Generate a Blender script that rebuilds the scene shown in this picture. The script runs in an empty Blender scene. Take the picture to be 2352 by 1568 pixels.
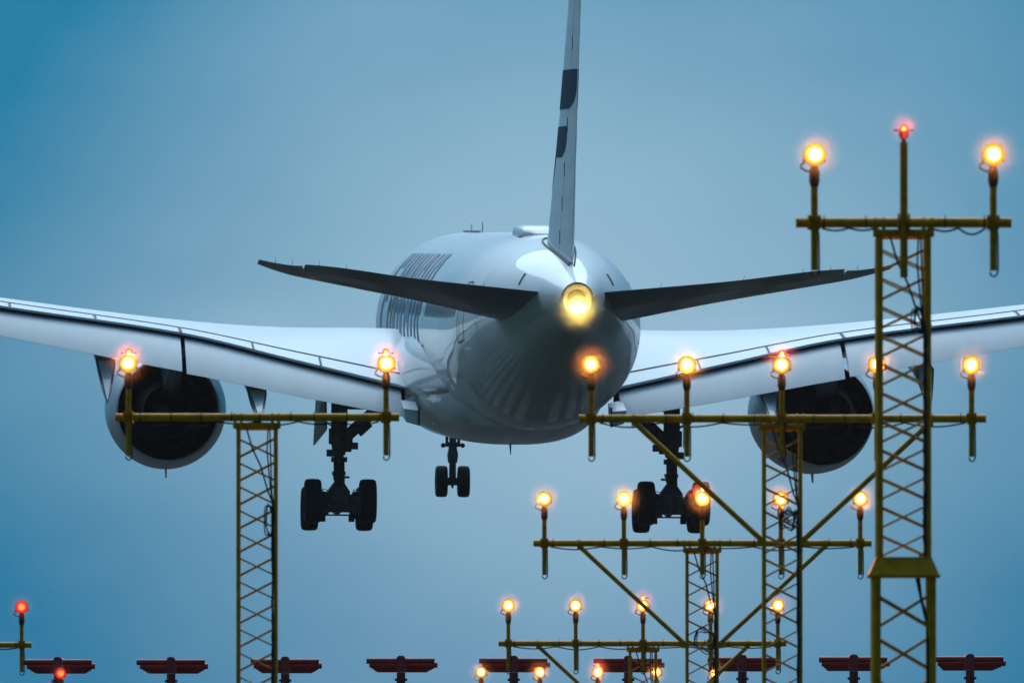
import bpy, math, random
from mathutils import Vector, Matrix
C = bpy.context.scene
COL = C.collection
R = math.radians
random.seed(7)

# ------------------------------------------------------------------ camera
EYE = 1.7
FPX = 30900.0                      # focal length in pixels of a 2352 px wide picture
PITCH = math.atan((1800 - 784) / FPX)
cam_d = bpy.data.cameras.new('camera'); cam = bpy.data.objects.new('camera', cam_d); COL.objects.link(cam)
cam.location = (0, 0, EYE); cam.rotation_euler = (math.pi / 2 + PITCH, 0, 0)
cam_d.sensor_width = 36; cam_d.lens = 36 * FPX / 2352
cam_d.clip_start = 1; cam_d.clip_end = 20000
cam_d.dof.use_dof = True; cam_d.dof.focus_distance = 330; cam_d.dof.aperture_fstop = 13
C.camera = cam
C.view_settings.view_transform = 'Standard'; C.view_settings.look = 'None'
C.view_settings.exposure = 0; C.view_settings.gamma = 1
C.render.engine = 'CYCLES'
C.cycles.use_denoising = True
C.cycles.max_bounces = 6; C.cycles.diffuse_bounces = 3; C.cycles.glossy_bounces = 3
C.cycles.volume_bounces = 1
C.cycles.sample_clamp_indirect = 6

# ------------------------------------------------------------------ world
w = bpy.data.worlds.new('World'); C.world = w; w.use_nodes = True
nt = w.node_tree; N = nt.nodes; L = nt.links; N.clear()
def nd(tree, t, **kw):
    n = tree.nodes.new(t)
    for k, v in kw.items(): setattr(n, k, v)
    return n
def math_n(tree, op, a, b=None, c=None, clamp=False):
    n = tree.nodes.new('ShaderNodeMath'); n.operation = op; n.use_clamp = clamp
    for i, x in enumerate((a, b, c)):
        if x is None: continue
        if isinstance(x, (int, float)): n.inputs[i].default_value = x
        else: tree.links.new(x, n.inputs[i])
    return n.outputs[0]
out = nd(nt, 'ShaderNodeOutputWorld')
sky = nd(nt, 'ShaderNodeTexSky', sky_type='NISHITA', sun_disc=False)
sky.sun_elevation = R(4); sky.sun_rotation = R(215)
sky.air_density = 1.0; sky.dust_density = 1.5; sky.ozone_density = 3
bg1 = nd(nt, 'ShaderNodeBackground'); bg1.inputs[1].default_value = 0.05
tint = nd(nt, 'ShaderNodeMixRGB', blend_type='MULTIPLY'); tint.inputs[0].default_value = 1; tint.inputs[2].default_value = (.25, .7, 1, 1)
L.new(sky.outputs[0], tint.inputs[1]); L.new(tint.outputs[0], bg1.inputs[0])      # seen through the blue dusk overcast
# overcast cloud layer: a pale break in the clouds low over the runway, bluer thicker cloud round it
tc = nd(nt, 'ShaderNodeTexCoord'); sp = nd(nt, 'ShaderNodeSeparateXYZ')
nz = nd(nt, 'ShaderNodeTexNoise'); nz.inputs['Scale'].default_value = 48; nz.inputs['Detail'].default_value = 4
nz.inputs['Roughness'].default_value = .45
mpn = nd(nt, 'ShaderNodeMapping'); mpn.inputs['Scale'].default_value = (1, 1, 1.7)
L.new(tc.outputs['Generated'], mpn.inputs[0]); L.new(mpn.outputs[0], nz.inputs['Vector'])
L.new(tc.outputs['Generated'], sp.inputs[0])
sx, sy, sz = sp.outputs
def gauss(cx, cz, wx, wz, amp):
    a = math_n(nt, 'DIVIDE', math_n(nt, 'SUBTRACT', sx, cx), wx)
    b = math_n(nt, 'DIVIDE', math_n(nt, 'SUBTRACT', sz, cz), wz)
    q = math_n(nt, 'ADD', math_n(nt, 'MULTIPLY', a, a), math_n(nt, 'MULTIPLY', b, b))
    return math_n(nt, 'MULTIPLY', math_n(nt, 'POWER', 2.71828, math_n(nt, 'MULTIPLY', q, -1)), amp)
SKY_LOBES = [(.004, .0324, .0356, .0283, 1.0), (-.040, .058, .014, .015, -.22), (.042, .006, .022, .014, -.22), (-.042, .008, .024, .013, -.20), (.0, .058, .03, .012, .10)]
lob = None
for g in SKY_LOBES:
    x = gauss(*g); lob = x if lob is None else math_n(nt, 'ADD', lob, x)
lob = math_n(nt, 'ADD', lob, math_n(nt, 'MULTIPLY', math_n(nt, 'SUBTRACT', nz.outputs[0], .5), .30), clamp=True)
front = math_n(nt, 'GREATER_THAN', sy, 0.0)
lob = math_n(nt, 'MULTIPLY', lob, front)
mixc = nd(nt, 'ShaderNodeMixRGB'); L.new(lob, mixc.inputs[0])
mixc.inputs[1].default_value = (.006, .165, .335, 1)      # thick blue dusk cloud
mixc.inputs[2].default_value = (.29, .462, .615, 1)        # pale break
# towards the zenith the overcast is brighter
up = math_n(nt, 'MULTIPLY', math_n(nt, 'SUBTRACT', sz, .10), 1.6, clamp=True)
mixz = nd(nt, 'ShaderNodeMixRGB'); L.new(up, mixz.inputs[0]); L.new(mixc.outputs[0], mixz.inputs[1])
zc_ = nd(nt, 'ShaderNodeMixRGB'); L.new(math_n(nt, 'MULTIPLY', math_n(nt, 'ADD', sy, .35), .95, clamp=True), zc_.inputs[0])
zc_.inputs[1].default_value = (.045, .20, .36, 1); zc_.inputs[2].default_value = (1.95, 2.5, 2.95, 1); L.new(zc_.outputs[0], mixz.inputs[2])
bg2 = nd(nt, 'ShaderNodeBackground'); bf = math_n(nt, 'ADD', math_n(nt, 'MULTIPLY', math_n(nt, 'ADD', sy, .25, clamp=True), .75), .25, clamp=True)
sf = math_n(nt, 'MULTIPLY', math_n(nt, 'MULTIPLY', math_n(nt, 'SUBTRACT', math_n(nt, 'ABSOLUTE', sx), .08), 4, clamp=True), math_n(nt, 'MULTIPLY', math_n(nt, 'SUBTRACT', .35, sz), 4, clamp=True))
L.new(math_n(nt, 'MULTIPLY', bf, math_n(nt, 'SUBTRACT', 1.0, math_n(nt, 'MULTIPLY', sf, .60))), bg2.inputs[1]); L.new(mixz.outputs[0], bg2.inputs[0])   # the sky behind the camera is already darker
ad = nd(nt, 'ShaderNodeAddShader'); L.new(bg1.outputs[0], ad.inputs[0]); L.new(bg2.outputs[0], ad.inputs[1])
L.new(ad.outputs[0], out.inputs[0])
# soft overcast sun, high behind the camera
sd = bpy.data.lights.new('sun', 'SUN'); sun = bpy.data.objects.new('sun', sd); COL.objects.link(sun)
sd.energy = 1.4; sd.angle = R(60); sd.color = (.70, .88, 1.0)
sun.rotation_euler = (R(-45), R(-6), 0); sun.location = (0, 0, 100)

# ------------------------------------------------------------------ materials
def mat(name, col, rough=.5, metal=0, coat=0, coat_r=.05, var=0, scale=3, emit=None, estr=0, bump=0, stretch=None):
    m = bpy.data.materials.new(name); m.use_nodes = True; t = m.node_tree
    b = t.nodes['Principled BSDF']
    b.inputs['Base Color'].default_value = (*col, 1); b.inputs['Roughness'].default_value = rough
    b.inputs['Metallic'].default_value = metal; b.inputs['Coat Weight'].default_value = coat
    b.inputs['Coat Roughness'].default_value = coat_r
    if var or bump:
        n = t.nodes.new('ShaderNodeTexNoise'); n.inputs['Scale'].default_value = scale; n.inputs['Detail'].default_value = 6
        g = t.nodes.new('ShaderNodeTexCoord'); mp_ = t.nodes.new('ShaderNodeMapping'); mp_.inputs['Scale'].default_value = stretch or (1, 1, 1)
        t.links.new(g.outputs['Object'], mp_.inputs[0]); t.links.new(mp_.outputs[0], n.inputs['Vector'])
        if var:
            r = t.nodes.new('ShaderNodeMapRange'); t.links.new(n.outputs[0], r.inputs[0])
            r.inputs[1].default_value = .3; r.inputs[2].default_value = .7
            r.inputs[3].default_value = 1 - var; r.inputs[4].default_value = 1 + var * .6
            mx = t.nodes.new('ShaderNodeVectorMath'); mx.operation = 'SCALE'; mx.inputs[0].default_value = col
            t.links.new(r.outputs[0], mx.inputs['Scale']); t.links.new(mx.outputs[0], b.inputs['Base Color'])
            r2 = t.nodes.new('ShaderNodeMapRange'); t.links.new(n.outputs[0], r2.inputs[0])
            r2.inputs[3].default_value = max(0, rough - .12); r2.inputs[4].default_value = min(1, rough + .12)
            t.links.new(r2.outputs[0], b.inputs['Roughness'])
        if bump:
            bp = t.nodes.new('ShaderNodeBump'); bp.inputs['Strength'].default_value = bump; bp.inputs['Distance'].default_value = .02
            t.links.new(n.outputs[0], bp.inputs['Height']); t.links.new(bp.outputs[0], b.inputs['Normal'])
    if emit:
        b.inputs['Emission Color'].default_value = (*emit, 1); b.inputs['Emission Strength'].default_value = estr
    return m
M = {}
M['white'] = mat('white_aircraft_paint', (.68, .75, .79), .5, coat=.5, coat_r=.025, var=.09, scale=1.2, stretch=(1.5, .12, 1.5))
M['wing'] = mat('light_grey_wing_paint', (.64, .72, .77), .5, coat=.2, coat_r=.15, var=.09, scale=1.0, stretch=(1.4, .2, 1))
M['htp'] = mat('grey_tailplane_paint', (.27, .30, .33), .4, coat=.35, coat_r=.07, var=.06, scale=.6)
M['title'] = mat('blue_grey_livery_paint', (.13, .21, .30), .5, coat=.0)
M['emblem'] = mat('dark_teal_livery_paint', (.014, .040, .075), .5, coat=.0)
M['seal'] = mat('black_rubber_seal', (.018, .02, .024), .7)
M['seam'] = mat('grey_rubber_seam', (.10, .125, .15), .8)
M['joint'] = mat('grey_panel_sealant', (.30, .33, .36), .6)
M['glass'] = mat('cabin_window_glass', (.02, .03, .04), .35)
M['dark'] = mat('dark_engine_duct', (.003, .0035, .005), .9, var=.3, scale=2)
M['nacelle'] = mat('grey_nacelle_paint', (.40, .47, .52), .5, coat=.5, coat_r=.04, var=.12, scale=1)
M['core'] = mat('hot_section_metal', (.0025, .003, .004), .8, metal=.0, var=.3, scale=3)
for k_ in ('dark', 'core'): M[k_].node_tree.nodes['Principled BSDF'].inputs['Specular IOR Level'].default_value = .1
M['gear'] = mat('grimy_gear_metal', (.085, .09, .095), .5, metal=.3, var=.4, scale=6)
M['tyre'] = mat('tyre_rubber', (.012, .012, .013), .85, var=.3, scale=8, bump=.2)
M['rim'] = mat('wheel_rim_metal', (.09, .09, .09), .5, metal=.5, var=.3, scale=8)
M['mast'] = mat('yellow_mast_paint', (.72, .33, .0), .48, var=.30, scale=9, bump=.15)
M['pole'] = mat('yellow_pole_paint', (.58, .27, .0), .5, var=.30, scale=14, bump=.1)
M['brown'] = mat('weathered_brown_casting', (.05, .035, .018), .6, var=.3, scale=20)
M['cable'] = mat('black_cable', (.010, .012, .013), .6)
M['band'] = mat('black_cable_tie', (.012, .013, .014), .6)
M['red'] = mat('red_antenna_paint', (.50, .050, .055), .5, var=.25, scale=6)
M['dred'] = mat('dark_red_post_paint', (.26, .03, .033), .55, var=.25, scale=6)

for k_, v_ in (('white', .12), ('nacelle', .12), ('title', .05), ('emblem', .05), ('glass', .2), ('wing', .15), ('htp', .2), ('mast', .25), ('pole', .25)): M[k_].node_tree.nodes['Principled BSDF'].inputs['Specular IOR Level'].default_value = v_

def lens_mat(name, c_in, c_out, s_in, s_out, rr):
    """glowing lens, hottest in the middle of the optic"""
    m = bpy.data.materials.new(name); m.use_nodes = True; t = m.node_tree; t.nodes.clear()
    o = t.nodes.new('ShaderNodeOutputMaterial'); e = t.nodes.new('ShaderNodeEmission')
    tcn = t.nodes.new('ShaderNodeTexCoord'); s = t.nodes.new('ShaderNodeSeparateXYZ')
    t.links.new(tcn.outputs['Object'], s.inputs[0])
    q = math_n(t, 'SQRT', math_n(t, 'ADD', math_n(t, 'MULTIPLY', s.outputs[0], s.outputs[0]), math_n(t, 'MULTIPLY', s.outputs[2], s.outputs[2])))
    wv = math_n(t, 'MULTIPLY', math_n(t, 'SINE', math_n(t, 'MULTIPLY', s.outputs[0], 520)), .06)   # ribs of the prism glass
    f = math_n(t, 'ADD', math_n(t, 'DIVIDE', q, rr), wv)
    mr = t.nodes.new('ShaderNodeMapRange'); mr.interpolation_type = 'SMOOTHSTEP'; t.links.new(f, mr.inputs[0])
    mr.inputs[1].default_value = .42; mr.inputs[2].default_value = 1.0; mr.inputs[3].default_value = 1; mr.inputs[4].default_value = 0
    k = math_n(t, 'POWER', mr.outputs[0], 2.2)
    mx = t.nodes.new('ShaderNodeMixRGB'); t.links.new(k, mx.inputs[0])
    mx.inputs[1].default_value = (*c_out, 1); mx.inputs[2].default_value = (*c_in, 1)
    st = math_n(t, 'ADD', math_n(t, 'MULTIPLY', math_n(t, 'POWER', k, 1.5), s_in - s_out), s_out)
    t.links.new(mx.outputs[0], e.inputs[0]); t.links.new(st, e.inputs[1]); t.links.new(e.outputs[0], o.inputs[0])
    return m
M['amber'] = lens_mat('lit_amber_lens', (1, .50, .14), (1, .25, .006), 14, 1.5, .088)
M['redlens'] = lens_mat('lit_red_lens', (1, .09, .02), (1, .006, .004), 5, 1.1, .088)
M['obst'] = lens_mat('lit_red_obstruction_lens', (1, .30, .04), (1, .012, .008), 5, 1.4, .034)
M['taillight'] = mat('lit_tail_lamp', (1, .8, .3), .3, emit=(1, .72, .20), estr=200)
M['scatter_ball'] = 0
M['spark'] = mat('lit_small_lamp', (1, .8, .5), .3, emit=(1, .55, .18), estr=250)

# ------------------------------------------------------------------ mesh helpers
class MB:
    def __init__(s): s.v = []; s.f = []
    def add(s, vs, fs):
        o = len(s.v); s.v += [tuple(p) for p in vs]; s.f += [tuple(i + o for i in f) for f in fs]
    def box(s, c, d, rot=None):
        M3 = rot if rot is not None else Matrix.Identity(3)
        c = Vector(c); vs = [c + M3 @ Vector((x * d[0] / 2, y * d[1] / 2, z * d[2] / 2)) for x in (-1, 1) for y in (-1, 1) for z in (-1, 1)]
        s.add(vs, [(0, 1, 3, 2), (4, 6, 7, 5), (0, 4, 5, 1), (2, 3, 7, 6), (0, 2, 6, 4), (1, 5, 7, 3)])
    def rings(s, rings, caps=True, closed=True):
        n = len(rings[0]); o = len(s.v)
        for r in rings: s.v += [tuple(p) for p in r]
        for i in range(len(rings) - 1):
            for j in range(n if closed else n - 1):
                a = o + i * n + j; b = o + i * n + (j + 1) % n
                s.f.append((a, b, b + n, a + n))
        if caps:
            s.f.append(tuple(o + j for j in range(n))[::-1]); s.f.append(tuple(o + (len(rings) - 1) * n + j for j in range(n)))
    def tube(s, a, b, r0, r1=None, n=12, caps=True):
        r1 = r0 if r1 is None else r1; a = Vector(a); b = Vector(b); d = (b - a).normalized()
        u = d.orthogonal().normalized(); v = d.cross(u)
        cs = [(math.cos(2 * math.pi * i / n), math.sin(2 * math.pi * i / n)) for i in range(n)]
        s.rings([[a + (u * c + v * q) * r0 for c, q in cs], [b + (u * c + v * q) * r1 for c, q in cs]], caps)
    def path(s, pts, r, n=8, closed=False):
        pts = [Vector(p) for p in pts]; rr = []
        ref = None
        for i, p in enumerate(pts):
            if closed: d = pts[(i + 1) % len(pts)] - pts[i - 1]
            else: d = pts[min(i + 1, len(pts) - 1)] - pts[max(i - 1, 0)]
            d.normalize()
            if ref is None: ref = d.orthogonal().normalized()
            ref = (ref - d * ref.dot(d)).normalized(); v = d.cross(ref)
            rr.append([p + (ref * math.cos(2 * math.pi * k / n) + v * math.sin(2 * math.pi * k / n)) * r for k in range(n)])
        if closed: rr.append(rr[0])
        s.rings(rr, not closed)
    def lathe(s, prof, c=(0, 0, 0), axis='y', n=48, capend=False):
        rr = []
        for a, r in prof:
            ring = []
            for k in range(n):
                t = 2 * math.pi * k / n; p = r * math.cos(t); q = r * math.sin(t)
                ring.append((c[0] + p, c[1] + a, c[2] + q) if axis == 'y' else (c[0] + p, c[1] + q, c[2] + a) if axis == 'z' else (c[0] + a, c[1] + p, c[2] + q))
            rr.append(ring)
        s.rings(rr, capend)
    def ball(s, c, r, n=14, sc=(1, 1, 1)):
        s.rings([[(c[0] + sc[0] * r * math.sin(t) * math.cos(2 * math.pi * k / n), c[1] + sc[1] * r * math.sin(t) * math.sin(2 * math.pi * k / n), c[2] + sc[2] * r * math.cos(t)) for k in range(n)]
                 for t in [math.pi * (i + .02) / (n // 2 + .04) for i in range(n // 2 + 1)]], True)
    def build(s, name, m, parent=None, loc=(0, 0, 0), smooth=35, bevel=0):
        me = bpy.data.meshes.new(name); me.from_pydata(s.v, [], s.f); me.update()
        import bmesh
        b = bmesh.new(); b.from_mesh(me); bmesh.ops.remove_doubles(b, verts=b.verts, dist=1e-5)
        bmesh.ops.recalc_face_normals(b, faces=b.faces); b.to_mesh(me); b.free()
        me.materials.append(m)
        if smooth:
            me.shade_smooth(); me.set_sharp_from_angle(angle=R(smooth))
        o = bpy.data.objects.new(name, me); COL.objects.link(o); o.location = loc
        if bevel:
            bv = o.modifiers.new('bevel', 'BEVEL'); bv.width = bevel; bv.segments = 2; bv.limit_method = 'ANGLE'
        if parent is not None: o.parent = parent
        return o
def thing(name, loc=(0, 0, 0), label=None, cat=None, group=None, rz=0):
    o = bpy.data.objects.new(name, None); COL.objects.link(o); o.location = loc; o.rotation_euler.z = rz
    o.empty_display_size = .3
    if label: o['label'] = label; o['category'] = cat
    if group: o['group'] = group
    return o
def copy_tree(o, parent=None):
    c = o.copy(); COL.objects.link(c)
    c.parent = parent
    for ch in o.children: copy_tree(ch, c)
    return c
def interp(xs, ys, x):
    """monotone cubic"""
    n = len(xs)
    if x <= xs[0]: return ys[0]
    if x >= xs[-1]: return ys[-1]
    d = [(ys[i + 1] - ys[i]) / (xs[i + 1] - xs[i]) for i in range(n - 1)]
    m = [d[0]] + [0 if d[i - 1] * d[i] <= 0 else 2 * d[i - 1] * d[i] / (d[i - 1] + d[i]) for i in range(1, n - 1)] + [d[-1]]
    i = max(k for k in range(n - 1) if xs[k] <= x); h = xs[i + 1] - xs[i]; t = (x - xs[i]) / h
    return ((1 + 2 * t) * (1 - t) ** 2 * ys[i] + t * (1 - t) ** 2 * h * m[i] + t * t * (3 - 2 * t) * ys[i + 1] + t * t * (t - 1) * h * m[i + 1])
def lerp(a, b, t): return a + (b - a) * t
CP, SP = math.cos(PITCH), math.sin(PITCH)
def P(u, v, d):
    """where a sight line of the photograph (2352 px wide) is at depth d: used to survey positions"""
    x = (u - 1176) / FPX * d; z = (784 - v) / FPX * d
    return Vector((x, d * CP - z * SP, EYE + d * SP + z * CP))

# ------------------------------------------------------------------ ground
def sheet(name, x0, x1, y0, y1, z, m):
    b = MB(); b.add([(x0, y0, z), (x1, y0, z), (x1, y1, z), (x0, y1, z)], [(0, 1, 2, 3)])
    o = b.build(name, m, smooth=0); o['kind'] = 'structure'; return o
M['grass'] = mat('dark_winter_grass', (.016, .021, .012), 1, var=.35, scale=.15)
M['asphalt'] = mat('runway_asphalt', (.026, .028, .030), 1, var=.2, scale=.3)
M['paint'] = mat('worn_white_runway_paint', (.12, .12, .12), 1, var=.5, scale=1.5)
for k_ in ('grass', 'asphalt', 'paint'): M[k_].node_tree.nodes['Principled BSDF'].inputs['Specular IOR Level'].default_value = .08
sheet('ground', -2500, 2500, -100, 4900, 0, M['grass'])
runway = sheet('runway', -30, 30, 400, 3400, .004, M['asphalt'])
b = MB()
for i in range(-8, 9):
    if i == 0: continue
    x = i * 3.2 - 1.0; b.add([(x - .9, 428, .008), (x + .9, 428, .008), (x + .9, 458, .008), (x - .9, 458, .008)], [(0, 1, 2, 3)])
for k in range(24):
    y = 540 + k * 60; b.add([(-1.45, y, .008), (-.55, y, .008), (-.55, y + 30, .008), (-1.45, y + 30, .008)], [(0, 1, 2, 3)])
for x in (-12, 10): b.add([(x - 1.5, 700, .008), (x + 1.5, 700, .008), (x + 1.5, 750, .008), (x - 1.5, 750, .008)], [(0, 1, 2, 3)])
o = b.build('runway_marking', M['paint'], smooth=0); o['kind'] = 'structure'

il0 = None; il_z = .01
for k in range(11):
    for x in (-22.5, -12, -9, 9, 12, 22.5):
        b = MB(); b.lathe([(0, .04), (.02, .035), (.03, .001)], (0, 0, 0), 'z', 10)
        if il0 is None: il0 = b.build('inset_light', M['spark'], runway, loc=(x, 470 + 45 * k, .01))
        else:
            o = il0.copy(); COL.objects.link(o); o.parent = runway; o.location = (x, 470 + 45 * k, .01)
# ------------------------------------------------------------------ airliner
D0 = 393.5
org = P(1176 + 1.897 / D0 * FPX, 784 - .155 / D0 * FPX, D0)
air = thing('airliner', org, 'white and grey twin engine passenger jet flying away low with landing gear down', 'airplane')
air.rotation_mode = 'XYZ'
YAW, PIT, ROLL = math.atan(.063), .0404, R(.35)
air.rotation_euler = (Matrix.Rotation(YAW, 3, 'Z') @ Matrix.Rotation(PIT, 3, 'X') @ Matrix.Rotation(ROLL, 3, 'Y')).to_euler('XYZ')

FY = [0, 1.5, 3, 5, 8, 11, 14, 18, 22, 26, 50, 54, 57, 60, 62.5, 64.5, 66, 66.6, 66.8]
FT = [1.58, 1.87, 2.13, 2.40, 2.68, 2.86, 2.97, 3.03, 3.05, 3.05, 3.05, 3.05, 2.98, 2.72, 2.15, 1.35, .45, -.15, -.50]
FB = [.62, .31, -.04, -.60, -1.50, -2.28, -2.80, -3.02, -3.05, -3.05, -3.05, -3.05, -3.02, -2.93, -2.70, -2.30, -1.70, -1.2, -.65]
FW = [.47, .80, 1.09, 1.52, 2.10, 2.58, 2.87, 2.97, 2.98, 2.98, 2.98, 2.97, 2.88, 2.62, 2.18, 1.60, .92, .45, .05]
def fus(y):
    t, b_, h = interp(FY, FT, y), interp(FY, FB, y), interp(FY, FW, y)
    return (t + b_) / 2, h, (t - b_) / 2
def fpt(y, phi, off=0):                  # phi 0 = starboard side, pi/2 = crown
    zc, a, b_ = fus(y); return Vector(((a + off) * math.cos(phi), y, zc + (b_ + off) * math.sin(phi)))
NS = 96
ys = [i * .25 for i in range(0, 100)] + [25 + i for i in range(0, 28)] + [53 + i * .3 for i in range(0, 46)] + [66.8]
ys = sorted(set(round(y, 3) for y in ys if y <= 66.8))
b = MB(); b.rings([[fpt(y, 2 * math.pi * k / NS) for k in range(NS)] for y in ys], False)
n0 = len(b.v); b.f.append(tuple(range(len(b.v) - NS, len(b.v))))
fuselage = b.build('fuselage', M['white'], air, smooth=60)
# tail cone exhaust of the auxiliary power unit
zc0 = fus(0)[0]
b = MB(); b.lathe([(.05, .475), (-.12, .475), (-.14, .42), (-.10, .30), (.9, .26)], (0, 0, zc0), n=40)
b.build('exhaust_ring', mat('bare_titanium_ring', (.13, .13, .13), .5, metal=.4, var=.2, scale=4), fuselage)
b = MB(); b.lathe([(.5, .27), (.5, .001)], (0, 0, zc0), n=32); b.build('exhaust_duct', M['dark'], fuselage)
b = MB(); b.ball((0, -.16, zc0 - .26), .12, 16); tl = b.build('tail_light', M['taillight'], air)
b = MB(); b.lathe([(0, .10), (.2, .13)], (0, -.1, zc0 - .26), n=20); b.build('lamp_socket', M['core'], tl)

# belly fairing (tub under the wing box) and wing root fillet
b = MB(); rr = []
for y, hw, bot, top in [(20.5, .9, -3.0, -1.2), (22, 1.7, -3.15, 0), (24, 2.35, -3.33, .6), (27, 2.75, -3.52, .9), (30, 2.98, -3.63, 1.0), (34, 3.02, -3.66, 1.0), (42, 3.02, -3.66, 1.0), (46, 2.9, -3.6, .6), (49, 2.5, -3.45, -1.6), (51.5, 1.6, -3.2, -2.4), (52.5, .6, -3.05, -2.8)]:
    ring = []
    for k in range(64):
        t = 2 * math.pi * k / 64; c, s_ = math.cos(t), math.sin(t); e = 2 / 2.7
        ring.append((hw * abs(c) ** e * (1 if c > 0 else -1), y, (top + bot) / 2 + (top - bot) / 2 * abs(s_) ** e * (1 if s_ > 0 else -1)))
    rr.append(ring)
b.rings(rr); fairing = b.build('belly_fairing', M['white'], air, smooth=60)
b = MB(); rr = []
for y, hw, zb, zt in [(22.5, 2.15, -1.95, -.6), (24, 2.5, -2.06, -.35), (25.5, 2.76, -2.13, -.1), (27, 2.96, -2.18, .1), (28.6, 3.13, -2.21, .3), (30, 3.26, -2.23, .4), (33, 3.38, -2.30, .5), (40, 3.40, -2.3, .4), (44, 3.2, -2.2, -.2), (47, 2.7, -2.0, -.8)]:
    ring = []
    for k in range(48):
        t = 2 * math.pi * k / 48; c, s_ = math.cos(t), math.sin(t)
        ex = 2 / (5.5 if s_ < 0 else 2.2)
        ring.append((hw * abs(c) ** ex * (1 if c > 0 else -1), y, lerp(zb, zt, .42) + (zt - zb) * (.42 if s_ < 0 else .58) * abs(s_) ** ex * (1 if s_ > 0 else -1)))
    rr.append(ring)
b.rings(rr); b.build('wing_root_fairing', M['white'], air, smooth=50)

# patches that hug the fuselage skin
def skin_quad(b, q, off=.015, n=5, m=8):
    """q: four (y, s) corners, s = arc height on the port (-x) side"""
    g = []
    for i in range(n + 1):
        for j in range(m + 1):
            a, c = i / n, j / m
            y = lerp(lerp(q[0][0], q[1][0], a), lerp(q[3][0], q[2][0], a), c)
            s_ = lerp(lerp(q[0][1], q[1][1], a), lerp(q[3][1], q[2][1], a), c)
            g.append(fpt(y, math.pi - s_ / 3.0, off))
    b.add(g, [(i * (m + 1) + j, (i + 1) * (m + 1) + j, (i + 1) * (m + 1) + j + 1, i * (m + 1) + j + 1) for i in range(n) for j in range(m)])
# cabin windows, each one a pane of its own
def window(y, side, parent):
    b = MB(); g = []
    zc, a, b_ = fus(y)
    for rad, off in ((1, .006), (.55, .012), (.02, .012)):
        ring = []
        for k in range(16):
            t = 2 * math.pi * k / 16; dy = .15 * rad * math.copysign(abs(math.cos(t)) ** .7, math.cos(t)); ds = .24 * rad * math.copysign(abs(math.sin(t)) ** .7, math.sin(t))
            p = fpt(y + dy, math.pi - (.62 + ds) / 3.0, off + .004); ring.append((p.x * side, p.y, p.z))
        g.append(ring)
    b.rings(g, False); return b.build('window', M['glass'], parent)
wy = [13.5 + i * .635 for i in range(62) if not (27.0 < 13.5 + i * .635 < 29.0 or 44.2 < 13.5 + i * .635 < 46.2)]
for y in wy[:49]: window(y, 1, air)
for y in wy[:44]: window(y, -1, air)
# passenger doors
def door(y, side):
    b = MB(); loop = []
    w2, z0, z1, rc = .56, -.55, 1.55, .18
    for cx, cz, a0 in ((w2 - rc, z1 - rc, 0), (-w2 + rc, z1 - rc, 90), (-w2 + rc, z0 + rc, 180), (w2 - rc, z0 + rc, 270)):
        for k in range(5):
            t = R(a0 + 22.5 * k); loop.append((cx + rc * math.cos(t), cz + rc * math.sin(t)))
    full = []
    for i, p in enumerate(loop):
        q = loop[(i + 1) % len(loop)]; n = 8 if math.dist(p, q) > .5 else 1
        full += [(lerp(p[0], q[0], k / n), lerp(p[1], q[1], k / n)) for k in range(n)]
    g = [[], []]
    for dy, s_ in full:
        for r_, kx in ((0, 1.0), (1, .90)):
            p = fpt(y + dy * kx, math.pi - (.5 + (s_ - .5) * (1 if r_ == 0 else .955)) / 3, .016); g[r_].append((p.x * side, p.y, p.z))
    b.rings(g, False); d = b.build('door', M['seal'], air)
    b = MB()
    for (dy, s0, s1) in ((0, .48, .75),):
        ring = []
        for k in range(12):
            t = 2 * math.pi * k / 12; p = fpt(y + .10 * math.cos(t), math.pi - (.62 + .14 * math.sin(t)) / 3, .014); ring.append((p.x * side, p.y, p.z))
        b.add(ring, [tuple(range(12))])
    b.build('door_window', M['glass'], d)
for y in (12.1, 28.0, 45.2, 59.2):
    for s_ in (1, -1): door(y, s_)

# airline title on both sides of the forward cabin, built as painted letters
def bar(x0, y0, x1, y1): return [(x0, y0), (x1, y0), (x1, y1), (x0, y1)]
GL = {
 'F': [bar(0, 0, .30, 1), bar(.30, .80, 1, 1), bar(.30, .42, .85, .60)],
 'I': [bar(0, 0, .30, 1)],
 'N': [bar(0, 0, .28, 1), bar(.72, 0, 1, 1), [(.28, 1), (.28, .66), (.72, .0), (.72, .34)]],
 'A': [bar(0, 0, .28, .78), bar(.72, 0, 1, .78), [(0, .78), (1, .78), (.86, 1), (.14, 1)], bar(.28, .24, .72, .42)],
 'R': [bar(0, 0, .28, 1), bar(.28, .82, .86, 1), [(.72, .5), (1, .56), (1, .92), (.72, .82)], bar(.28, .42, .80, .60), [(.42, .42), (.72, 0), (1, 0), (.72, .42)]],
}
def title(side):
    b = MB(); tot = 0
    word = 'FINNAIR'; wl = {'I': .30}
    W, G = 2.75, 1.0
    length = sum(W * wl.get(c, 1.0) for c in word) + G * (len(word) - 1)
    y = 52.5; sc_ = 23.0 / length
    for c in word:
        for q in GL[c]:
            if side > 0: pts = [(y - p[0] * W * sc_, -.62 + p[1] * 3.25) for p in q]
            else: pts = [(52.5 - 23.0 + (52.5 - y) + p[0] * W * sc_, -.62 + p[1] * 3.25) for p in q]
            skin_quad(b, pts, .014, 4, 14)
        y -= (W * wl.get(c, 1.0) + G) * sc_
    if side < 0: b.v = [(-p[0], p[1], p[2]) for p in b.v]
    o = b.build('airline_title', M['title'], fuselage); return o
title(1); title(-1)

for y in (9.6, 12.2, 18.4, 26.0, 34.5, 43, 51, 57.5):
    b = MB(); b.rings([[fpt(yy, 2 * math.pi * k / 96, .004) for k in range(96)] for yy in (y - .012, y + .012)], False); b.build('skin_joint', M['joint'], fuselage)
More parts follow.
